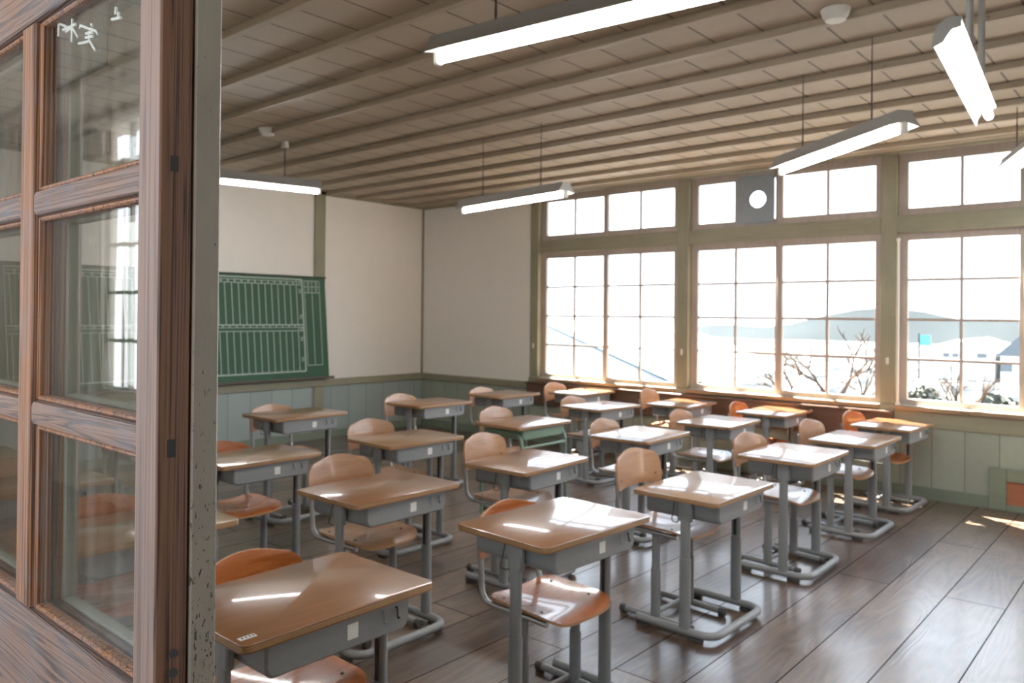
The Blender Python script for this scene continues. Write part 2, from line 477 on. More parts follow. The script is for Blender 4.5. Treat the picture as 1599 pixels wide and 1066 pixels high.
S('wall_corridor', M['corr_wall'], 'outer wall of the corridor with a row of windows', 'wall',
  (-.15, XE + .15, -9.12, -9.0, 0, .9), (-.15, XE + .15, -9.12, -9.0, 3.08, H + .08),
  *[(x, x + .28, -9.12, -9.0, .9, 3.08) for x in (2.95, 4.91, 6.87, 8.83)],
  *[(x, x + 1.68, -9.10, -9.02, 2.44, 2.72) for x in (1.27, 3.23, 5.19, 7.15)], (-.15, 1.27, -9.12, -9.0, .9, 3.08), (9.11, XE + .15, -9.12, -9.0, .9, 3.08))
S('wall_corridor_end', M['corr_wall'], 'end wall of the corridor', 'wall', (-.2, -.15, -9.2, -6.9, 0, H), (XE + .15, XE + .2, -9.2, -6.9, 0, H))
# corridor sashes
for i, x in enumerate((1.27, 3.23, 5.19, 7.15)):
    w = thing('window_%d' % (11 + i), 'corridor window with slim bars opposite the classroom', 'window', group='corridor windows', kind='structure')
    bm = NB()
    for z0, z1, nz in ((.9, 2.44, 4), (2.72, 3.08, 1)):
        for k in range(5):
            xx = x + k * 1.68 / 4
            box(bm, xx - .02, xx + .02, -9.08, -9.04, z0, z1)
        for k in range(nz + 1):
            zz = z0 + (z1 - z0) * k / nz
            box(bm, x, x + 1.68, -9.08, -9.04, zz - .014, zz + .014)
    obj('window_frame', bm, M['sash'], w)

# wainscot, rails and posts on the west wall
S('trim_1', M['wains_w'], 'grey-green vertical board wainscot below the green board', 'wainscot', (0, .018, -6.78, 0, 0, .63))
S('trim_2', M['olive_x'], 'olive rail capping the wainscot on the board wall', 'rail', (0, .045, -6.78, 0, .63, .715), bev=.006)
n = 3
for y0 in (-1.771, -3.62, -5.47):
    bm = NB(); box(bm, 0, .03, y0, y0 + .147, 0, H, bev=.004)
    struct('trim_%d' % n, bm, M['olive'], 'olive timber post dividing the white board wall panels', 'post'); n += 1
S('trim_6', M['dark_green'], 'dark green baseboard under the board wall', 'baseboard', (.018, .034, -6.78, 0, 0, .09))
S('trim_7', M['olive'], 'thin olive corner strip between the two white walls', 'corner strip', (0, .022, -.022, 0, .715, H))
S('trim_8', M['olive_x'], 'olive picture rail at the top of the board wall', 'rail', (0, .03, -6.78, 0, 2.955, H))
# north wall
S('trim_9', M['wains_n'], 'grey-green wainscot boards below the windows', 'wainscot', (0, XE, -.018, .02, 0, .63))
S('trim_10', M['olive_x'], 'olive rail along the white panel beside the windows', 'rail', (0, 1.934, -.045, 0, .63, .715), bev=.006)
S('trim_11', M['olive_x'], 'broad olive apron board under the window sills', 'apron board', (1.934, XE, -.03, .02, .60, .775), bev=.004)
S('trim_12', M['dark_green'], 'dark green baseboard along the window wall', 'baseboard', (0, 6.77, -.032, -.018, 0, .10), (8.2, XE, -.032, -.018, 0, .10))
POST = [1.934, 3.934, 5.934, 7.934]
for i, x in enumerate(POST + [9.81]):
    bm = NB(); box(bm, x, x + .131, -.012, .12, .60, H, bev=.006)
    for k in range(2):
        bmesh.ops.create_cube(bm, size=.001)
    p = struct('trim_%d' % (13 + i), bm, M['olive'],
               ['olive timber post between the white panel and the first window', 'olive post between the first and second windows', 'olive post between the second and third windows',
                'olive post after the third window', 'olive end post of the window wall'][i], 'post')
    lb = NB(); box(lb, x + .05, x + .075, -.022, -.012, 1.12, 1.18, bev=.004)
    obj('latch', lb, M['plastic'], p)
S('trim_18', M['olive_x'], 'olive cornice beam above the windows', 'beam', (0, XE, -.045, .02, 2.95, H), bev=.008)
bm = NB(); box(bm, 0, XE, -.10, -.045, 2.962, H, bev=.02)
struct('trim_19', bm, M['batten'], 'cornice moulding where the ceiling meets the window wall', 'cornice')

# the four window bays
def pane_grid(bm, x0, x1, z0, z1, nx, nz, y, d=.022, sl=.05, sr=.05, st=.05, sb=.05, bar=.023):
    """one sash: stiles, rails and glazing bars"""
    box(bm, x0 - sl, x0, y - d, y + d, z0 - sb, z1 + st, bev=.003)
    box(bm, x1, x1 + sr, y - d, y + d, z0 - sb, z1 + st, bev=.003)
    box(bm, x0, x1, y - d, y + d, z0 - sb, z0, bev=.003)
    box(bm, x0, x1, y - d, y + d, z1, z1 + st, bev=.003)
    for k in range(1, nx):
        xx = x0 + (x1 - x0) * k / nx
        box(bm, xx - bar / 2, xx + bar / 2, y - .012, y + .012, z0, z1)
    for k in range(1, nz):
        zz = z0 + (z1 - z0) * k / nz
        box(bm, x0, x1, y - .0115, y + .0115, zz - bar / 2, zz + bar / 2)

for i, x in enumerate(POST[:4]):
    w = thing('window_%d' % (i + 1), ['sliding sash window beside the white panel, first bay', 'second bay of sash windows, with the round-holed plate above', 'third bay of sash windows showing houses outside', 'fourth bay of sash windows'][i], 'window', kind='structure')
    for nm, a, b, y in (('outer_sash', .206, 1.027, .07), ('inner_sash', 1.113, 1.952, .03)):
        if i == 3: a, b = a - .02, min(b, 1.80)
        lo = NB(); pane_grid(lo, x + a, x + b, .825, 2.1985, 2, 4, y, sl=.076 if y > .05 else .05, sr=.06 if y > .05 else (.05 if i < 3 else .09), st=.066, sb=.055)
        s = obj(nm, lo, M['sash'], w)
        g = NB(); box(g, x + a, x + b, y - .0015, y + .0015, .825, 2.1985)
        obj('pane', g, M['win_glass'], s, smooth=0)
        up = NB(); pane_grid(up, x + a, x + b, 2.475, 2.875, 2, 1, y, sl=.076 if y > .05 else .05, sr=.06 if y > .05 else (.05 if i < 3 else .09), st=.082, sb=.066)
        s = obj('upper_' + nm, up, M['sash'], w)
        g = NB(); box(g, x + a, x + b, y - .0015, y + .0015, 2.475, 2.875)
        obj('pane', g, M['win_glass'], s, smooth=0)
    bm = NB(); box(bm, x + .131, x + 2.0, -.006, .11, 2.262, 2.412, bev=.005)
    obj('transom', bm, M['olive_x'], w)
    bm = NB(); box(bm, x + .131, x + 2.0, -.06, .12, .735, .772, bev=.005)
    obj('sill', bm, M['sill'], w)

bm = NB()
# fan plate with a round hole: ring of quads between hole and rectangle
def holed_plate(bm, x0, x1, z0, z1, cx, cz, r, y, th):
    N = 48
    inner, outer = [], []
    for k in range(N):
        a = 2 * PI * k / N
        dx, dz = math.cos(a), math.sin(a)
        tx = ((x1 - cx) if dx > 0 else (x0 - cx)) / dx if abs(dx) > 1e-6 else 1e9
        tz = ((z1 - cz) if dz > 0 else (z0 - cz)) / dz if abs(dz) > 1e-6 else 1e9
        t = min(tx, tz)
        inner.append((cx + r * dx, cz + r * dz)); outer.append((cx + t * dx, cz + t * dz))
    V = []
    for yy in (y, y + th):
        V.append(([bm.verts.new((p[0], yy, p[1])) for p in inner], [bm.verts.new((p[0], yy, p[1])) for p in outer]))
    for k in range(N):
        j = (k + 1) % N
        bm.faces.new((V[0][0][k], V[0][0][j], V[0][1][j], V[0][1][k]))
        bm.faces.new((V[1][0][k], V[1][1][k], V[1][1][j], V[1][0][j]))
        bm.faces.new((V[0][0][k], V[1][0][k], V[1][0][j], V[0][0][j]))
        bm.faces.new((V[0][1][k], V[0][1][j], V[1][1][j], V[1][1][k]))
holed_plate(bm, 4.587, 4.972, 2.44, 2.905, 4.806, 2.668, .083, -.004, .006)
p = thing('vent_plate', 'grey zinc vent plate with round hole in an upper window', 'vent plate')
obj('plate', bm, M['zinc'], p, smooth=0)
bm = NB(); tube(bm, [(4.806 + .086 * math.cos(a), -.005, 2.668 + .086 * math.sin(a)) for a in [2 * PI * k / 40 for k in range(40)]], .005, 6, closed=True)
obj('rim', bm, M['zinc'], p)

bm = NB(); tube(bm, [(6.085, -.03, .80), (6.085, -.03, 2.19)], .010, 10)
rod = thing('window_rod', 'thin white rod with a ball top standing beside the third window', 'rod')
obj('rod', bm, M['plastic'], rod)
bm = NB(); bmesh.ops.create_uvsphere(bm, u_segments=12, v_segments=8, radius=.018, matrix=Matrix.Translation((6.085, -.03, 2.2)))
obj('ball', bm, M['plastic'], rod)
bm = NB(); box(bm, 6.07, 6.10, -.04, -.012, .772, .80)
obj('bracket', bm, M['plastic'], rod)

# brown board shelf under the first two windows
sh = thing('wall_ledge', 'long dark brown wooden ledge under the first two window sills', 'ledge')
bm = NB(); box(bm, 1.94, 6.06, -.075, -.031, .46, .70, bev=.004); obj('front_board', bm, M['brown_board'], sh)
bm = NB(); box(bm, 1.94, 6.06, -.10, -.031, .70, .722, bev=.004); obj('ledge_board', bm, M['brown_board'], sh)

# low wall hatch
ha = thing('floor_hatch', 'low green framed wall hatch with a red-brown wooden panel beside the baseboard', 'hatch')
bm = NB()
for b in ((6.775, 6.895, 0, .335), (8.1, 8.2, 0, .335), (6.895, 8.1, .235, .335), (6.895, 8.1, 0, .05)):
    box(bm, b[0], b[1], -.055, -.018, b[2], b[3], bev=.004)
obj('frame', bm, M['dark_green'], ha)
bm = NB(); box(bm, 6.895, 8.1, -.028, -.018, .05, .235); obj('panel', bm, M['red_brown'], ha)

# ceiling battens
k = 0
y = -.245
n = 20
while y > -9.0:
    bm = NB(); box(bm, 0, XE, y - .024, y + .024, H - .042, H, bev=.004)
    struct('trim_%d' % n, bm, M['batten'], 'painted ceiling batten running along the room', 'batten')['group'] = 'ceiling battens'
    n += 1; y -= .45

# ------------------------------------------------------------------ sliding doors
def sliding_door(name, y0, y1, xr, label, stile_mats, front):
    d = thing(name, label, 'door', kind='structure')
    x0 = 6.10
    L = xr - x0
    ym = (y0 + y1) / 2
    # right stile: front face, dark edge
    def stile(a, b, edge):
        bm = NB(); box(bm, a, b, y0, y1, .012, 2.14, bev=.0025)
        bm.normal_update()
        for f in bm.faces:
            if f.normal.x > .7: f.material_index = 1
        return obj('stile', bm, [stile_mats[0], edge], d)
    s = stile(xr - .06, xr, stile_mats[1])
    stile(x0, x0 + .06, M['wood_end'])
    if front:
        for z0, z1 in ((1.695, 1.714), (1.342, 1.364)):
            bm = NB(); box(bm, xr - .004, xr + .0006, -6.857, -6.8475, z0, z1); obj('mortise', bm, M['black'], s)
        for z in (1.099, 1.075):
            bm = NB(); bmesh.ops.create_cone(bm, cap_ends=True, segments=14, radius1=.0055, radius2=.0055, depth=.003, matrix=Matrix.Translation((xr + .0008, -6.847, z)) @ Matrix.Rotation(PI / 2, 4, 'Y'))
            obj('screw', bm, M['ink'], s)
    xm = 6.575
    bm = NB(); box(bm, xm - .029, xm + .029, y0 + .002, y1 - .002, 1.045, 1.985, bev=.004)
    obj('mullion', bm, M['wood_z'], d)
    for z0, z1 in ((1.672, 1.712), (1.339, 1.378)):
        for a, b in ((x0 + .06, xm - .0285), (xm + .0285, xr - .06)):
            bm = NB(); box(bm, a, b, y0 + .002, y1 - .002, z0, z1, bev=.008, seg=2)
            obj('rail', bm, M['wood_x'], d)
    bm = NB(); box(bm, x0 + .06, xr - .06, y0, y1, 1.985, 2.14, bev=.003); obj('top_rail', bm, M['wood_x'], d)
    bm = NB(); box(bm, x0 + .06, xr - .06, y0 + .001, y1 - .001, .80, 1.045, bev=.003); obj('lock_rail', bm, M['wood_x'], d)
    bm = NB(); box(bm, x0 + .06, xr - .06, y0 + .001, y1 - .001, .012, .16, bev=.003); obj('bottom_rail', bm, M['wood_x'], d)
    bm = NB(); box(bm, x0 + .06, xr - .06, ym - .006, ym + .006, .16, .80); obj('panel', bm, M['wood_x'], d)
    # glazing beads (putty coloured) and panes
    cols = ((x0 + .06, xm - .029), (xm + .029, xr - .06))
    rows = ((1.045, 1.339), (1.378, 1.672), (1.712, 1.985))
    for a, b in cols:
        for z0, z1 in rows:
            g = NB(); box(g, a, b, ym - .0015, ym + .0015, z0, z1)
            gp = obj('pane', g, M['door_glass'], d, smooth=0)
            bm = NB(); t = .008
            for q in ((a, a + t, z0, z1), (b - t, b, z0, z1), (a + t, b - t, z0, z0 + t), (a + t, b - t, z1 - t, z1)):
                box(bm, q[0], q[1], ym - .010, ym + .010, q[2], q[3], bev=.003)
            obj('bead', bm, M['wood_z'] if front else M['putty'], gp)
    return d
sliding_door('door_1', -6.870, -6.829, 7.053, 'weathered brown sliding glass door leaf with a dark edge, in the doorway', (M['wood_stile'], M['wood_end']), True)
sliding_door('door_2', -6.826, -6.7905, 7.053, 'second sliding door leaf with flaking grey-green edge, behind the brown leaf', (M['wood_z'], M['grey_post']), False)

# added tinted plate imitating a dark gap in the glass reflection, with reversed handwriting
sg = thing('reflection_gap_plate', 'added dark tint for a reflection gap, with reversed white handwriting behind upper door pane', 'writing')
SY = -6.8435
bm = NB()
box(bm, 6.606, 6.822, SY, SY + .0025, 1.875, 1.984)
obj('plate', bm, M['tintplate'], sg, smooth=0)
STROKES = {'character': [[[(6.769, 1.947), (6.773, 1.942)], [(6.726, 1.95), (6.729, 1.954), (6.75, 1.946), (6.788, 1.932), (6.794, 1.925)], [(6.75, 1.937), (6.777, 1.933)], [(6.749, 1.931), (6.778, 1.927)], [(6.723, 1.928), (6.75, 1.924), (6.766, 1.923)], [(6.762, 1.938), (6.764, 1.922)], [(6.764, 1.923), (6.786, 1.904)]],
    [[(6.64, 1.984), (6.639, 1.958)], [(6.629, 1.982), (6.654, 1.973), (6.674, 1.965)], [(6.658, 1.964), (6.687, 1.962), (6.711, 1.961)], [(6.696, 1.972), (6.694, 1.937)], [(6.696, 1.959), (6.72, 1.938)], [(6.695, 1.959), (6.671, 1.958)]],
    [[(6.68, 1.984), (6.732, 1.981)], [(6.709, 1.984), (6.701, 1.978)], [(6.71, 1.984), (6.732, 1.981)]],
    [[(6.843, 1.936), (6.873, 1.931)], [(6.857, 1.95), (6.855, 1.94)], [(6.865, 1.941), (6.865, 1.931)]]]}
for ch in STROKES['character']:
    bm = NB()
    for st in ch:
        tube(bm, [(a, SY - .0008, b) for a, b in st], .0022, 6, rx=None)
    obj('handwriting', bm, M['chalk_w'], sg)

# ------------------------------------------------------------------ chalkboard on the west wall
bd = thing('chalkboard', 'green chalkboard with a white ruled chart on the far wall', 'chalkboard')
def bp(s, z, off=0.0):
    """board coordinates: s metres from its north edge, z metres below the top; leans out at the foot"""
    t = z / 1.18
    return Vector((.052 + .06 * t + off, -1.65 + .04 * t - s, 1.935 - z))
BW = 3.6
def bquad(bm, s0, s1, z0, z1, off):
    vs = [bm.verts.new(bp(s, z, off)) for s, z in ((s0, z0), (s1, z0), (s1, z1), (s0, z1))]
    bm.faces.new(vs)
bm = NB()
A = [bm.verts.new(bp(s, z, 0)) for s, z in ((0, 0), (BW, 0), (BW, 1.18), (0, 1.18))]
B = [bm.verts.new(bp(s, z, -.02)) for s, z in ((0, 0), (BW, 0), (BW, 1.18), (0, 1.18))]
bm.faces.new(A); bm.faces.new(B[::-1])
for k in range(4): bm.faces.new((A[k], B[k], B[(k + 1) % 4], A[(k + 1) % 4]))
obj('board', bm, M['board_green'], bd, smooth=0)
bm = NB()
w = .008
def hl(z, s0, s1, ww=w): bquad(bm, s0, s1, z - ww / 2, z + ww / 2, .0015)
def vl(s, z0, z1, ww=w): bquad(bm, s - ww / 2, s + ww / 2, z0, z1, .0015)
# big chart
vl(.325, .02, 1.10, .018); hl(.022, .325, 3.4, .014); hl(1.10, .325, 3.4, .016); vl(3.4, .02, 1.10)
hl(.05, .325, 3.4, .007); hl(.085, .325, 3.4); hl(.555, .325, 3.4, .012); hl(.585, .325, 3.4, .006); hl(.625, .325, 3.4)
s = .405
while s < 3.38:
    vl(s, .085, .555, .009); vl(s, .625, 1.10, .009); s += .082
vl(.40, .02, .085); vl(.40, .555, .625)
# narrow box
for a in (.085, .295): vl(a, .035, 1.035)
for z in (.035, .105, .175, 1.035): hl(z, .085, .295)
vl(.19, .035, 1.035)
obj('ruled_lines', bm, M['chalk'], bd, smooth=0)
bm = NB()
def glyph(s, z, q=.02):   # small painted character: a few crossing strokes
    bm = NB()
    for k in range(3): bquad(bm, s - q, s + q, z - q + k * q - .0025, z - q + k * q + .0025, .003)
    bquad(bm, s - .0025, s + .0025, z - q, z + q, .003); bquad(bm, s - q, s - q + .005, z - q, z + q * .6, .003)
    obj('painted_character', bm, M['chalk'], bd, smooth=0)
for s_, z_ in ((.135, .07), (.245, .07), (.135, .14), (.245, .14), (.362, .05), (.362, .16), (.362, .46), (.362, .60), (.362, .72), (.362, .96)):
    glyph(s_, z_)
s = .45
while s < 3.38: glyph(s, .068, .012); glyph(s, .57, .012); s += .082
bm = NB()
v = [bp(-.012, -.012, .004), bp(BW + .012, -.012, .004)]
tube(bm, v, .012, 6); obj('top_edge', bm, M['board_frame'], bd)
bm = NB(); tube(bm, [bp(-.06, 1.19, .01), bp(BW + .06, 1.19, .01)], .016, 8); obj('chalk_rail', bm, M['tray_dark'], bd)

# ------------------------------------------------------------------ desks
W, D = .631, .452
cache = {}
def cached(key, fn):
    if key not in cache: cache[key] = fn()
    return cache[key]

def m_top(mat):
    bm = NB(); slab(bm, rrect(D, W, .022), -.022, 0, .003, 1, 0)
    return mesh('desktop', bm, [mat, M['ply_edge']])
def m_tray(mat, dp):
    bm = NB()
    prof = []
    r = .03; hw = .238
    prof += [(-hw, 0.0)]
    for k in range(6):
        a = PI + PI / 2 * k / 5; prof.append((-hw + r + r * math.cos(a), -dp + r + r * math.sin(a)))
    for k in range(6):
        a = -PI / 2 + PI / 2 * k / 5; prof.append((hw - r + r * math.cos(a), -dp + r + r * math.sin(a)))
    prof += [(hw, 0.0)]
    ins = [(yy * .985, min(0, zz + .004) if zz < 0 else zz) for yy, zz in prof]
    x0, x1 = -.19, .20
    def ring(x, P): return [bm.verts.new((x, yy, zz)) for yy, zz in P]
    o0, o1 = ring(x0, prof), ring(x1 - .008, prof)
    o2 = ring(x1, [(yy * .972, zz * .93) for yy, zz in prof])
    i0, i1 = ring(x0, ins), ring(x1 - .012, ins)
    for Aa, Bb in ((o0, o1), (o1, o2), (i1, i0)):
        for k in range(len(prof) - 1): bm.faces.new((Aa[k], Aa[k + 1], Bb[k + 1], Bb[k]))
    for k in range(len(prof) - 1): bm.faces.new((o0[k + 1], o0[k], i0[k], i0[k + 1]))
    bm.faces.new(o2); bm.faces.new(i1[::-1])
    return mesh('tray', bm, mat, 35)
LY = .2625
def m_leg(h, sy):
    bm = NB(); y = sy * LY; z2 = h - .022
    column(bm, .04, y, .045, .375, .028, .017)
    column(bm, .04, y, .375, z2 - .002, .0245, .0135)
    box(bm, .04 - .036, .04 + .036, y - .0125 * 1, y + .0125, z2 - .10, z2 - .004, bev=.006)   # bracket clamped to the tray
    return mesh('leg', bm, M['steel'])
def m_slot(h, sy):
    bm = NB(); y = sy * (LY - .0155)
    z = h - .15
    box(bm, .033, .047, y - .0022, y + .0015, .385, z)
    return mesh('height_slot', bm, M['black'])
def m_base():
    bm = NB(); z = .034
    pts = fillet([(-.225, -LY, z), (.187, -LY, z), (.187, LY, z), (-.225, LY, z)], .085, 8)
    tube(bm, pts, .019, 12)
    return mesh('base_frame', bm, M['steel'])
def m_foot(x, y):
    bm = NB(); box(bm, x - .035, x + .035, y - .013, y + .013, 0, .016, bev=.003)
    return mesh('rubber_foot', bm, M['rubber'])
def m_sticker(h):
    bm = NB(); z = h - .07
    box(bm, .2002, .2012, .012, .048, z - .021, z + .021)
    return mesh('sticker', bm, M['sticker'], 0)
def m_hook(h, y, mat):
    bm = NB(); z = h - .062
    tube(bm, fillet([(.199, y, z + .016), (.207, y, z + .014), (.208, y, z - .010), (.212, y, z - .015), (.216, y, z - .010)], .006, 4), .003, 6)
    return mesh('hook', bm, mat)
def m_baghook(h):
    bm = NB(); z = h - .03; y = -.2425
    pts = fillet([(-.012, y, z), (-.012, y, z - .085), (.0, y - .02, z - .105), (-.03, y - .03, z - .10), (-.03, y, z)], .012, 4)
    tube(bm, pts, .0028, 6)
    return mesh('bag_hook', bm, M['wire'])

def make_desk(key, x, y, h, rot, top, label, group=None, hooks='steel_dark', sticker=True, extra=False):
    h = round(h, 3)
    d = thing('school_desk', label, 'desk', (x, y, 0), math.radians(rot), group)
    link('desktop', cached(('top', top), lambda: m_top(M[top])), d, (0, 0, h))
    t = link('tray', cached(('tray',), lambda: m_tray(M['steel'], .097)), d, (0, 0, h - .022))
    for sy in (-1, 1):
        lg = link('leg', cached(('leg', h, sy), lambda: m_leg(h, sy)), d)
        if sy == 1: link('height_slot', cached(('slot', h, sy), lambda: m_slot(h, sy)), lg)
    b = link('base_frame', cached(('base',), m_base), d)
    for fx, fy in ((-.19, -LY), (-.19, LY), (.10, -LY), (.10, LY)):
        link('rubber_foot', cached(('foot', fx, fy), lambda: m_foot(fx, fy)), b)
    if sticker:
        link('sticker', cached(('stk', h), lambda: m_sticker(h)), t, (0, 0, -(h - .022)))
    for i, yy in enumerate((.135, .185)):
        link('hook', cached(('hook', h, yy, i, hooks), lambda: m_hook(h, yy, M['ink'] if (i == 1) else M[hooks])), t, (0, 0, -(h - .022)))
    link('bag_hook', cached(('bag', h), lambda: m_baghook(h)), t, (0, 0, -(h - .022)))
    return d

def make_green_desk(x, y, h, rot, label):
    d = thing('school_desk', label, 'desk', (x, y, 0), math.radians(rot))
    link('desktop', cached(('top', 'top_brown'), lambda: m_top(M['top_brown'])), d, (0, 0, h))
    link('tray', cached(('trayg',), lambda: m_tray(M['green_steel'], .080)), d, (0, 0, h - .022))
    for sy in (-1, 1):
        bm = NB(); yy = sy * .252
        pts = fillet([(-.20, yy, 0), (-.20, yy, h - .05), (.205, yy, h - .05), (.215, yy, 0)], .11, 8)
        tube(bm, pts, .0135, 10)
        obj('leg_hoop', bm, M['green_steel'], d)
    bm = NB(); tube(bm, [(.206, -.252, h - .155), (.206, .252, h - .155)], .011, 8); obj('crossbar', bm, M['green_steel'], d)
    bm = NB(); tube(bm, [(-.20, -.252, .14), (-.20, .252, .14)], .011, 8); obj('crossbar', bm, M['green_steel'], d)
    return d

# ------------------------------------------------------------------ chairs
def m_seat(hs, mat):
    bm = NB()
    def fn(u, v):
        # u front-back, v side-side, with superellipse-rounded corners
        a, b = 2 * u - 1, 2 * v - 1
        k = 1 - .10 * max(0, abs(a)) ** 6 * b * b
        j = 1 - .14 * abs(b) ** 6 * a * a
        x = .19 * a * j; y = .188 * b * k
        z = hs + .015 * b * b * (1 - .3 * u) - .010 * (1 - a * a) * (1 - b * b) - (.9 * max(0, x - .10) ** 2 / .4) * 1.2
        return Vector((x, y, z))
    sheet(bm, fn, 16, 16, .011, (0, 0, 1))
    return mesh('seat', bm, [mat, M['seat_edge']], 50)
def m_back(hs, mat):
    bm = NB()
    wd, ht = .395, .195
    def fn(u, v):
        a = 2 * v - 1                       # across
        # half width as a function of height: broad rounded shoulders, small lower radius
        e = u
        top = .09
        zz = e * ht
        s = 1.0
        if zz > ht - top:
            q = (zz - (ht - top)) / top
            s = 1 - (1 - math.sqrt(max(0, 1 - q ** 2.3))) * .50
        if zz < .03:
            s *= 1 - .05 * (1 - zz / .03) ** 2
        y = a * wd / 2 * s
        crown = (.016 * (1 - a * a)) * e + .012 * (1 - a * a) * (1 - e)
        x = -.208 - .035 * (1 - (2 * y / wd) ** 2) - .12 * (zz - ht / 2)
        return Vector((x, y, hs + .148 + zz * .93 + crown))
    sheet(bm, fn, 14, 16, .010, (1, 0, 0))
    return mesh('backrest', bm, [mat, M['seat_edge']], 50)
def m_cscrew(hs, y):
    bm = NB()
    bmesh.ops.create_uvsphere(bm, u_segments=10, v_segments=6, radius=.006, matrix=Matrix.Translation((-.2165, y, hs + .20)))
    return mesh('screw', bm, M['screw'])
def m_sscrew(hs, x, y):
    bm = NB(); b = y / .188; a = x / .19
    z = hs + .015 * b * b * (1 - .3 * (a + 1) / 2) - .010 * (1 - a * a) * (1 - b * b)
    bmesh.ops.create_uvsphere(bm, u_segments=10, v_segments=6, radius=.006, matrix=Matrix.Translation((x, y, z)))
    return mesh('screw', bm, M['screw'])
def m_ctube(hs, sy):
    bm = NB(); y = sy * .168
    pts = fillet([(-.238, y, hs + .25), (-.222, y, hs + .10), (-.215, y, hs - .022), (.13, y, hs - .022)], .085, 8)
    tube(bm, pts, .0115, 10)
    return mesh('back_tube', bm, M['chrome'])
def m_cleg(hs, sy):
    bm = NB(); y = sy * .156
    column(bm, 0, y, .03, hs * .58, .026, .015)
    column(bm, 0, y, hs * .58, hs - .03, .0225, .012)
    return mesh('leg', bm, M['steel'])
def m_crun(sy):
    bm = NB(); y = sy * .156
    tube(bm, [(-.185, y, .026), (.185, y, .026)], .016, 10)
    return mesh('floor_runner', bm, M['steel'])
def m_ccap(sx, sy):
    bm = NB(); y = sy * .156
    tube(bm, [(sx * .178, y, .0235), (sx * .208, y, .0235)], .0195, 10)
    box(bm, sx * .19 - .015, sx * .19 + .015, y - .012, y + .012, 0, .015)
    return mesh('end_cap', bm, M['rubber'])
def m_cbar():
    bm = NB(); tube(bm, [(-.03, -.156, .032), (-.03, .156, .032)], .013, 10)
    return mesh('crossbar', bm, M['steel'])
def m_sbar(hs, x):
    bm = NB(); tube(bm, [(x, -.168, hs - .026), (x, .168, hs - .026)], .009, 8)
    return mesh('seat_bar', bm, M['steel'])

def make_chair(x, y, hs, rot, mat, label, group=None):
    hs = round(hs, 2)
    ch = thing('school_chair', label, 'chair', (x, y, 0), math.radians(rot), group)
    s = link('seat', cached(('seat', hs, mat), lambda: m_seat(hs, M[mat])), ch)
    for sx, sy in ((-.12, -.14), (-.12, .14), (.08, -.14), (.08, .14)):
        link('screw', cached(('ss', hs, sx, sy), lambda: m_sscrew(hs, sx, sy)), s)
    b = link('backrest', cached(('back', hs, mat), lambda: m_back(hs, M[mat])), ch)
    for yy in (-.158, .158):
        link('screw', cached(('bs', hs, yy), lambda: m_cscrew(hs, yy)), b)
    for sy in (-1, 1):
        link('back_tube', cached(('ct', hs, sy), lambda: m_ctube(hs, sy)), ch)
        link('leg', cached(('cl', hs, sy), lambda: m_cleg(hs, sy)), ch)
        r = link('floor_runner', cached(('cr', sy), lambda: m_crun(sy)), ch)
        for sx in (-1, 1):
            link('end_cap', cached(('cc', sx, sy), lambda: m_ccap(sx, sy)), r)
    link('crossbar', cached(('cb',), m_cbar), ch)
    link('seat_bar', cached(('sb', hs), lambda: m_sbar(hs, .08)), ch)
    return ch

ROWN = ['window row', 'second row from windows', 'third row from windows', 'fourth row from windows', 'fifth row from windows', 'row along corridor side']
CNT = ['first', 'second', 'third', 'fourth']
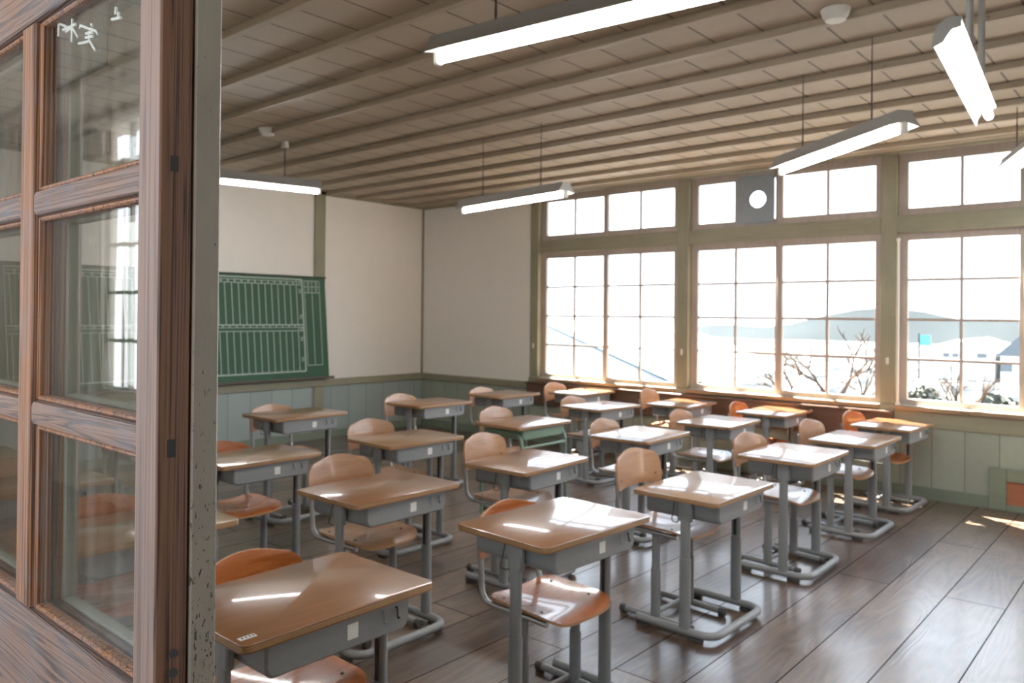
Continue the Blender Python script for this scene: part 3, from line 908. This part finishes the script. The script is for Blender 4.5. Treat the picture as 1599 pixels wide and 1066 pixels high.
# key: (x, y, height, rot, top, row, place, chair dx, dy, chair top z, chair wood, chair rot)
DESKS = {
 'O': (3.02, -.42, .70, -1, 'top_tan', 0, 0, -.34, -.03, .785, 'seat_tan', 0),
 'P': (4.27, -.50, .685, 2, 'top_brown', 0, 1, -.36, .02, .80, 'seat_tan', 4),
 'S': (5.17, -.45, .68, -1, 'top_brown', 0, 2, -.33, .0, .74, 'seat_orange', 0),
 'U': (6.17, -.48, .665, -3, 'top_brown', 0, 3, -.32, .03, .72, 'seat_orange', -8),
 'L': (2.70, -1.33, .717, -.5, 'top_brown', 1, 0, -.34, .04, .765, 'seat_tan', 0),
 'M': (3.87, -1.29, .692, -5, 'top_tan', 1, 1, -.35, .04, .755, 'seat_tan', -3),
 'Q': (5.11, -1.41, .678, 2, 'top_tan', 1, 2, -.35, .02, .71, 'seat_tan', 0),
 'T': (6.18, -1.44, .662, -.6, 'top_tan', 1, 3, -.33, .03, .765, 'seat_tan', -6),
 'J': (2.94, -2.59, .75, -1, 'top_brown', 2, 0, -.35, -.02, .80, 'seat_tan', 0),
 'K': (4.13, -2.71, .704, -1, 'green', 2, 1, -.32, .04, .795, 'seat_tan', 0),
 'N': (5.09, -2.57, .698, 2, 'top_tan', 2, 2, -.33, .05, .775, 'seat_tan', 2),
 'R': (6.17, -2.56, .695, 0, 'top_tan', 2, 3, -.31, .04, .785, 'seat_tan', -7),
 'I': (2.94, -3.95, .772, 0, 'top_brown', 3, 0, -.34, .02, .815, 'seat_tan', 0),
 'F': (4.11, -3.88, .711, -2, 'top_tan', 3, 1, -.36, -.01, .80, 'seat_tan', -2),
 'D': (5.095, -3.82, .68, 3, 'top_brown', 3, 2, -.35, .03, .80, 'seat_tan', 3),
 'E': (6.16, -3.70, .672, -1.2, 'top_tan', 3, 3, -.37, -.04, .835, 'seat_tan', -3),
 'X': (2.93, -5.0, .71, 0, 'top_tan', 4, 0, -.34, .0, .79, 'seat_tan', 0),
 'G': (3.91, -4.87, .70, 0, 'top_tan', 4, 1, -.34, -.01, .735, 'seat_orange', 0),
 'B': (5.11, -4.92, .706, 0, 'top_brown', 4, 2, -.34, .03, .81, 'seat_tan', 0),
 'C': (6.16, -4.92, .736, -3, 'top_brown', 4, 3, -.285, .06, .755, 'seat_orange', -3),
 'Y': (2.93, -6.1, .72, 0, 'top_tan', 5, 0, -.34, .0, .79, 'seat_tan', 0),
 'Z': (3.85, -6.02, .71, 0, 'top_tan', 5, 1, -.34, .0, .77, 'seat_tan', 0),
 'H': (4.93, -5.98, .70, 0, 'top_tan', 5, 2, -.34, .0, .76, 'seat_orange', 0),
 'A': (6.06, -5.99, .716, 0, 'top_brown', 5, 3, -.34, .04, .755, 'seat_orange', 0),
}
TOPW = {'top_brown': 'brown-topped', 'top_tan': 'tan-topped', 'green': 'green-framed'}
CHW = {'seat_tan': 'tan plywood', 'seat_orange': 'orange-brown plywood'}
for kx, (x, y, h, rot, top, row, pl, cdx, cdy, ctz, cw, cr) in DESKS.items():
    place = '%s from green board, %s' % (CNT[pl], ROWN[row])
    if top == 'green':
        make_green_desk(x, y, h, rot, 'only green steel school desk, ' + place)
    else:
        dk = make_desk(kx, x, y, h, rot, top, '%s grey steel desk, %s' % (TOPW[top], place), 'school desks in rows')
        if kx == 'A':
            bm = NB(); box(bm, .17, .188, -.30, -.255, 0, .0012); o = obj('name_label', bm, M['sticker'], dk, (0, 0, h), 0, 0)
            bm = NB()
            for q in range(4): box(bm, .174, .183, -.293 + q * .01, -.288 + q * .01, .0012, .0016)
            obj('print', bm, M['ink'], o, smooth=0)
    hs = min(max(ctz - .352, .39), .47)
    make_chair(x + cdx + .215, y + cdy, hs, cr, cw, '%s school chair, %s' % (CHW[cw], place), 'school chairs behind the desks')

# ------------------------------------------------------------------ lights
def lamp(label, A, B, length=None, chains=((.22, 1), (.78, 1)), end_open=True, pipes=False, rose=False):
    A, B = Vector(A), Vector(B)
    d = (B - A); L = length or d.length
    rz = math.atan2(d.y, d.x)
    t = thing('fluorescent_lamp', label, 'lamp', A, rz, 'hanging fluorescent lamps')
    # local: lamp runs along +x from 0..L, z=0 is the tube axis
    bm = NB()
    prof = [(-.085, .012), (-.046, .062), (-.040, .088), (.040, .088), (.046, .062), (.085, .012), (.080, .010), (.0, .030), (-.080, .010)]
    R = []
    for xx in (0, L): R.append([bm.verts.new((xx, p[0], p[1])) for p in prof])
    for k in range(len(prof)):
        f = bm.faces.new((R[0][k], R[0][(k + 1) % len(prof)], R[1][(k + 1) % len(prof)], R[1][k]))
        f.material_index = 1 if k in (6, 7) else 0
    bm.faces.new(R[0]); bm.faces.new(R[1][::-1])
    obj('housing', bm, [M['lamp_grey'], M['lamp_white']], t, smooth=25)
    bm = NB(); tube(bm, [(.03, 0, -.004), (L - .03, 0, -.004)], .0175, 14); obj('light_tube', bm, M['tube'], t)
    for xx in (.012, L - .012):
        bm = NB(); box(bm, xx - .014, xx + .014, -.018, .018, -.028, .03, bev=.005); obj('socket', bm, M['plastic'], t)
    zc = H - A.z
    for fr, _ in chains:
        bm = NB(); xx = fr * L
        if pipes:
            tube(bm, [(xx, 0, .07), (xx, 0, zc)], .012, 10); obj('hanger_pipe', bm, M['lamp_grey'], t)
        else:
            tube(bm, [(xx - .02, 0, .086), (xx + .004, 0, .12), (xx - .003, .003, (zc + .1) / 2), (xx, 0, zc)], .003, 6)
            tube(bm, [(xx + .02, 0, .086), (xx - .004, 0, .12), (xx + .003, -.003, (zc + .1) / 2), (xx, 0, zc)], .003, 6)
            obj('chain', bm, M['wire'], t)
    if rose:
        bm = NB(); bmesh.ops.create_cone(bm, cap_ends=True, segments=18, radius1=.035, radius2=.028, depth=.05, matrix=Matrix.Translation((chains[0][0] * L, .0, zc - .026)))
        obj('ceiling_rose', bm, M['plastic'], t)
    return t
lamp('large fluorescent lamp on chains hanging closest above the corridor side', (5.58, -5.03, 2.6), (6.82, -4.89, 2.6), 1.42)
lamp('fluorescent lamp hanging in front of the green board wall', (2.15, -3.2, 2.6), (1.88, -4.42, 2.6), 1.24, ((.26, 1), (.8, 1)), rose=True)
lamp('fluorescent lamp hanging before the white corner beside the first window', (3.22, -2.48, 2.42), (4.53, -2.69, 2.42), 1.30)
lamp('fluorescent lamp hanging askew before the second window', (6.0, -2.39, 2.46), (6.94, -3.15, 2.46), 1.2)
lamp('fluorescent lamp hanging before the third window, beyond the two-pipe lamp', (6.985, -.66, 2.6), (7.41, -1.80, 2.6), 1.2)

# chalkboard lamp on two pipes, asymmetric reflector
A_, B_ = Vector((7.445, -4.60, 2.40)), Vector((7.335, -3.36, 2.40))
d_ = B_ - A_; L_ = d_.length
t = thing('board_lamp', 'lit lamp with curved reflector hung on two steel pipes', 'lamp', A_, math.atan2(d_.y, d_.x))
bm = NB()
prof = []
for k in range(9):
    a = math.radians(-15 + 140 * k / 8)
    prof.append((.055 * math.cos(a) * 1.25 + .0, .055 * math.sin(a) + .015))
prof = [(p * .66, q * .66) for p, q in [(-.03, .075), (.03, .08), (.065, .055), (.085, .0), (.09, -.045), (.083, -.045), (.075, .0), (.055, .045), (.02, .062), (-.03, .06)]]
R = []
for xx in (0, L_): R.append([bm.verts.new((xx, p[0], p[1])) for p in prof])
for k in range(len(prof)):
    f = bm.faces.new((R[0][k], R[0][(k + 1) % len(prof)], R[1][(k + 1) % len(prof)], R[1][k])); f.material_index = 1 if 4 < k < 9 else 0
for q in range(2): bm.faces.new(R[q] if q == 0 else R[q][::-1])
obj('reflector', bm, [M['lamp_grey'], M['lamp_white']], t, smooth=30)
bm = NB()
cap = [(p * .66, q * .66) for p, q in [(-.03, .078), (.03, .082), (.068, .055), (.088, 0), (.092, -.048), (.045, -.03), (.01, .02), (-.03, .03)]]
va = [bm.verts.new((-.006, p[0], p[1])) for p in cap]; vb = [bm.verts.new((.003, p[0], p[1])) for p in cap]
bm.faces.new(va); bm.faces.new(vb[::-1])
for k in range(len(cap)): bm.faces.new((va[k], vb[k], vb[(k + 1) % len(cap)], va[(k + 1) % len(cap)]))
obj('end_plate', bm, M['lamp_grey'], t, smooth=0)
bm = NB(); tube(bm, [(.02, .006, .004), (L_ - .03, .006, .004)], .0165, 14); obj('light_tube', bm, M['tube'], t)
bm = NB(); box(bm, L_ - .03, L_, -.008, .02, -.008, .04, bev=.004); obj('socket', bm, M['plastic'], t)
for fr in (.33, .66):
    bm = NB(); tube(bm, [(fr * L_, 0, .05), (fr * L_, 0, H - A_.z)], .0125, 10); obj('hanger_pipe', bm, M['lamp_grey'], t)

# smoke detectors
for (x, y), lb in (((2.378, -3.866), 'small round white smoke detector on the ceiling toward the green board'), ((6.704, -3.467), 'round white smoke detector on the ceiling over the third window bay')):
    sd = thing('smoke_detector', lb, 'smoke detector', (x, y, H), 0)
    bm = NB(); bmesh.ops.create_cone(bm, cap_ends=True, segments=28, radius1=.060, radius2=.070, depth=.03, matrix=Matrix.Translation((0, 0, -.015))); obj('base', bm, M['plastic'], sd)
    bm = NB(); bmesh.ops.create_cone(bm, cap_ends=True, segments=28, radius1=.046, radius2=.060, depth=.022, matrix=Matrix.Translation((0, 0, -.041))); obj('cover', bm, M['plastic'], sd)

# ------------------------------------------------------------------ outside
t = NT('pale dry ground')
_v = t.coord((.9, .35, 1)); _n = t.noise(_v, 1.0, 7, .75)
M['ground'] = t.bsdf(t.ramp(_n, [(.36, (.010, .013, .017)), (.50, (.020, .022, .024)), (.58, (.12, .12, .12))]), 1.0, spec=0.0)
M['mount'] = flat('hazy blue mountain', (.016, .020, .023), 1.0, 0, .25, .12, 0)
M['roof_w'] = flat('pale roof', c('#c9cfd2'), .7)
M['roof_b'] = flat('blue-grey roof edge', c('#4f6f86'), .6)
M['house_w'] = flat('house wall', c('#b9bcbc'), .8)
M['house_d'] = flat('house gable slate', c('#3a4650'), .7)
M['pane_d'] = flat('dark house pane', c('#3b4650'), .3)
M['blue'] = flat('blue sheet', c('#2f7fb8'), .6)
M['bark'] = flat('bare bark', c('#3b3029'), 1.0, 0, .3, 12, 0)
M['leaf'] = flat('dull foliage', c('#343a34'), .9, 0, .4, 5)

S('roof_eave', M['olive'], 'roof eave above the classroom windows', 'eave', (-1, 11, .15, .44, 3.16, 3.22))
bm = NB(); box(bm, -80, 80, .4, 120, -.9, -.7); struct('ground_outside', bm, M['ground'], 'pale ground outside the windows', 'ground', smooth=0)
# mountain ridge
bm = NB(); prev = None
random.seed(3)
for i in range(41):
    x = -75 + i * 3.2
    hh = 1.3 + 1.2 * math.sin(i * .35 + 1) + .5 * math.sin(i * 1.1) + random.uniform(-.15, .15) - 1.6
    a, b = bm.verts.new((x, 70, -.8)), bm.verts.new((x, 74, hh + 1.2))
    if prev: bm.faces.new((prev[0], a, b, prev[1]))
    prev = (a, b)
struct('hill', bm, M['mount'], 'hazy low mountain ridge beyond the second window', 'hill')
# big pale roofed building seen from the first window
bl = thing('outbuilding', 'pale roofed building sloping past the first window', 'building')
bm = NB()
P = [(-9.9, 15, 1.35), (-4.2, 15, -.58), (-4.2, 24, -.58), (-9.9, 24, 1.35)]
vs = [bm.verts.new(p) for p in P]; vs2 = [bm.verts.new((p[0], p[1], p[2] - .12)) for p in P]
bm.faces.new(vs); bm.faces.new(vs2[::-1])
for k in range(4): bm.faces.new((vs[k], vs2[k], vs2[(k + 1) % 4], vs[(k + 1) % 4]))
obj('roof', bm, M['roof_w'], bl, smooth=0)
bm = NB(); tube(bm, [(-9.9, 14.97, 1.27), (-4.2, 14.97, -.66)], .11, 4); obj('roof_edge', bm, M['roof_b'], bl)
bm = NB(); vs = [bm.verts.new(p) for p in ((-9.9, 15.3, 1.2), (-4.6, 15.3, -.7), (-9.9, 15.3, -.7))]; vs2 = [bm.verts.new((v.co.x, 23, v.co.z)) for v in vs]
bm.faces.new(vs); bm.faces.new(vs2[::-1])
for k in range(3): bm.faces.new((vs[k], vs2[k], vs2[(k + 1) % 3], vs[(k + 1) % 3]))
obj('wall', bm, M['house_w'], bl, smooth=0)

def house(label, x0, x1, y0, y1, z1, zr, wins, gable_mat):
    h = thing('house', label, 'house')
    bm = NB(); box(bm, x0, x1, y0, y1, -.72, z1); obj('wall', bm, M['house_w'], h, smooth=0)
    bm = NB(); xm = (x0 + x1) / 2
    a = [bm.verts.new(p) for p in ((x0 - .15, y0 - .1, z1), (xm, y0 - .1, zr), (x1 + .15, y0 - .1, z1))]
    b = [bm.verts.new(p) for p in ((x0 - .15, y1 + .1, z1), (xm, y1 + .1, zr), (x1 + .15, y1 + .1, z1))]
    bm.faces.new(a).material_index = 1; bm.faces.new(b[::-1])
    for k in range(3): bm.faces.new((a[k], b[k], b[(k + 1) % 3], a[(k + 1) % 3]))
    obj('roof', bm, [M['roof_w'], M[gable_mat]], h, smooth=0)
    for wx, wz, ww, wh in wins:
        bm = NB(); box(bm, wx, wx + ww, y0 - .03, y0 + .02, wz, wz + wh); obj('window', bm, M['pane_d'], h, smooth=0)
house('pale house with small windows beyond the third window', .2, 2.7, 25, 31, .33, .75, ((1.05, .12, .2, .13), (1.35, .12, .2, .13), (2.15, .12, .3, .16)), 'roof_w')
house('house with dark slate gable beyond the third window', 2.95, 4.5, 24.5, 31, .25, 1.15, ((2.95, -.3, .35, .3), (3.5, -.3, .35, .3)), 'house_d')
bs = thing('blue_banner', 'bright blue sheet on a pole beyond the third window', 'banner')
bm = NB(); box(bm, .42, .78, 24.3, 24.33, .52, .92); obj('sheet', bm, M['blue'], bs, smooth=0)
bm = NB(); tube(bm, [(.40, 24.3, -.7), (.40, 24.3, .98)], .03, 6); obj('pole', bm, M['bark'], bs)

def bare_tree(label, x, y, ht, seed, lean=0.0, group=None):
    rr = random.Random(seed)
    t = thing('bare_tree', label, 'tree', (x, y, -.7), 0, group)
    bm = NB(); bw = NB()
    def grow(b, p, dirv, ln, r, dep):
        q = p + dirv * ln
        mid = p + dirv * ln * .5 + Vector((rr.uniform(-1, 1), rr.uniform(-1, 1), rr.uniform(-.5, .5))) * ln * .08
        tube(b, [p, mid, q], [r, r * .85, r * .65], 5)
        if dep == 0: return
        for k in range(rr.choice((2, 3, 3))):
            nd = (dirv + Vector((rr.uniform(-1, 1), rr.uniform(-1, 1), rr.uniform(-.35, .75))) * .85).normalized()
            grow(bw, q, nd, ln * rr.uniform(.6, .85), r * .6, dep - 1)
    grow(bm, Vector((0, 0, 0)), Vector((lean, 0, 1)).normalized(), ht * .32, ht * .033, 4)
    obj('trunk', bm, M['bark'], t)
    obj('branches', bw, M['bark'], t)
bare_tree('bare branching tree beyond the first window corner', .3, 7.0, 1.5, 5, .2)
bare_tree('bare sapling beyond the second window, beside its middle stile', 2.25, 7.5, 1.6, 11, -.1)
bare_tree('larger bare tree beyond the second window', 3.0, 7.2, 2.1, 23, .15)
bare_tree('bare leaning shrub tree close to the second window post', 3.7, 6.6, 1.6, 31, .35)
bare_tree('bare shrub beyond the third window', 5.0, 7.2, 1.45, 47, .3)
def bush(label, x, y, r, seed):
    rr = random.Random(seed)
    t = thing('shrub', label, 'shrub', (x, y, -.7), 0)
    bm = NB()
    for k in range(500):
        a, e = rr.uniform(0, 2 * PI), rr.uniform(0, PI / 2)
        q = Vector((math.cos(a) * math.cos(e), math.sin(a) * math.cos(e), math.sin(e) * 1.1)) * r * rr.uniform(.6, 1.0)
        s = r * rr.uniform(.05, .11)
        m = Matrix.Translation(q + Vector((0, 0, .1))) @ Matrix.Rotation(rr.uniform(0, 6), 4, (rr.random(), rr.random(), rr.random() + .1))
        bmesh.ops.create_grid(bm, x_segments=1, y_segments=1, size=s, matrix=m)
    obj('foliage', bm, M['leaf'], t)
    bm = NB(); tube(bm, [(0, 0, 0), (0, 0, r * .8)], r * .06, 6); obj('stem', bm, M['bark'], t)
bush('dark leafy shrub beyond the third window, before the slate gable', 5.15, 10, .62, 1)
bush('low grey-green shrub beyond the third window', 3.35, 12.5, .5, 2)

# ------------------------------------------------------------------ light
wld = bpy.data.worlds.new('sky'); SC.world = wld; wld.use_nodes = True
nt = wld.node_tree; nt.nodes.clear()
ow = nt.nodes.new('ShaderNodeOutputWorld'); bg = nt.nodes.new('ShaderNodeBackground')
tc = nt.nodes.new('ShaderNodeTexCoord'); sx = nt.nodes.new('ShaderNodeSeparateXYZ'); rp = nt.nodes.new('ShaderNodeValToRGB')
nt.links.new(tc.outputs['Generated'], sx.inputs[0]); nt.links.new(sx.outputs[2], rp.inputs[0])
rp.color_ramp.elements[0].color = (.93, .965, 1.0, 1); rp.color_ramp.elements[1].color = (.62, .80, 1.0, 1)
rp.color_ramp.elements[0].position = 0.0; rp.color_ramp.elements[1].position = .75
nt.links.new(rp.outputs[0], bg.inputs[0]); bg.inputs[1].default_value = 3.9
nt.links.new(bg.outputs[0], ow.inputs[0])

sun = bpy.data.lights.new('sun', 'SUN'); sun.energy = 130.0; sun.angle = math.radians(.6); sun.color = (1.0, .90, .74)
so = bpy.data.objects.new('sun', sun); COL.objects.link(so); so.location = (-5, 10, 15)
so.rotation_euler = Vector((1.0, -.70, -2.0)).to_track_quat('-Z', 'Y').to_euler()
def portal(name, loc, sx_, sy_, direction):
    l = bpy.data.lights.new(name, 'AREA'); l.shape = 'RECTANGLE'; l.size = sx_; l.size_y = sy_
    l.cycles.is_portal = True
    o = bpy.data.objects.new(name, l); COL.objects.link(o); o.location = loc
    o.rotation_euler = Vector(direction).to_track_quat('-Z', 'Z').to_euler()
portal('window_portal', (5.94, .14, 1.87), 8.1, 2.3, (0, -1, 0))
portal('corridor_portal', (5.4, -9.14, 2.0), 7.8, 2.3, (0, 1, 0))

SC.view_settings.view_transform = 'Standard'
SC.view_settings.look = 'None'
SC.view_settings.exposure = 0.84
SC.view_settings.gamma = 1.17
SC.cycles.use_denoising = True
SC.cycles.max_bounces = 10
SC.cycles.transparent_max_bounces = 24
SC.cycles.sample_clamp_indirect = 8.0
SC.cycles.caustics_reflective = False
SC.cycles.caustics_refractive = False
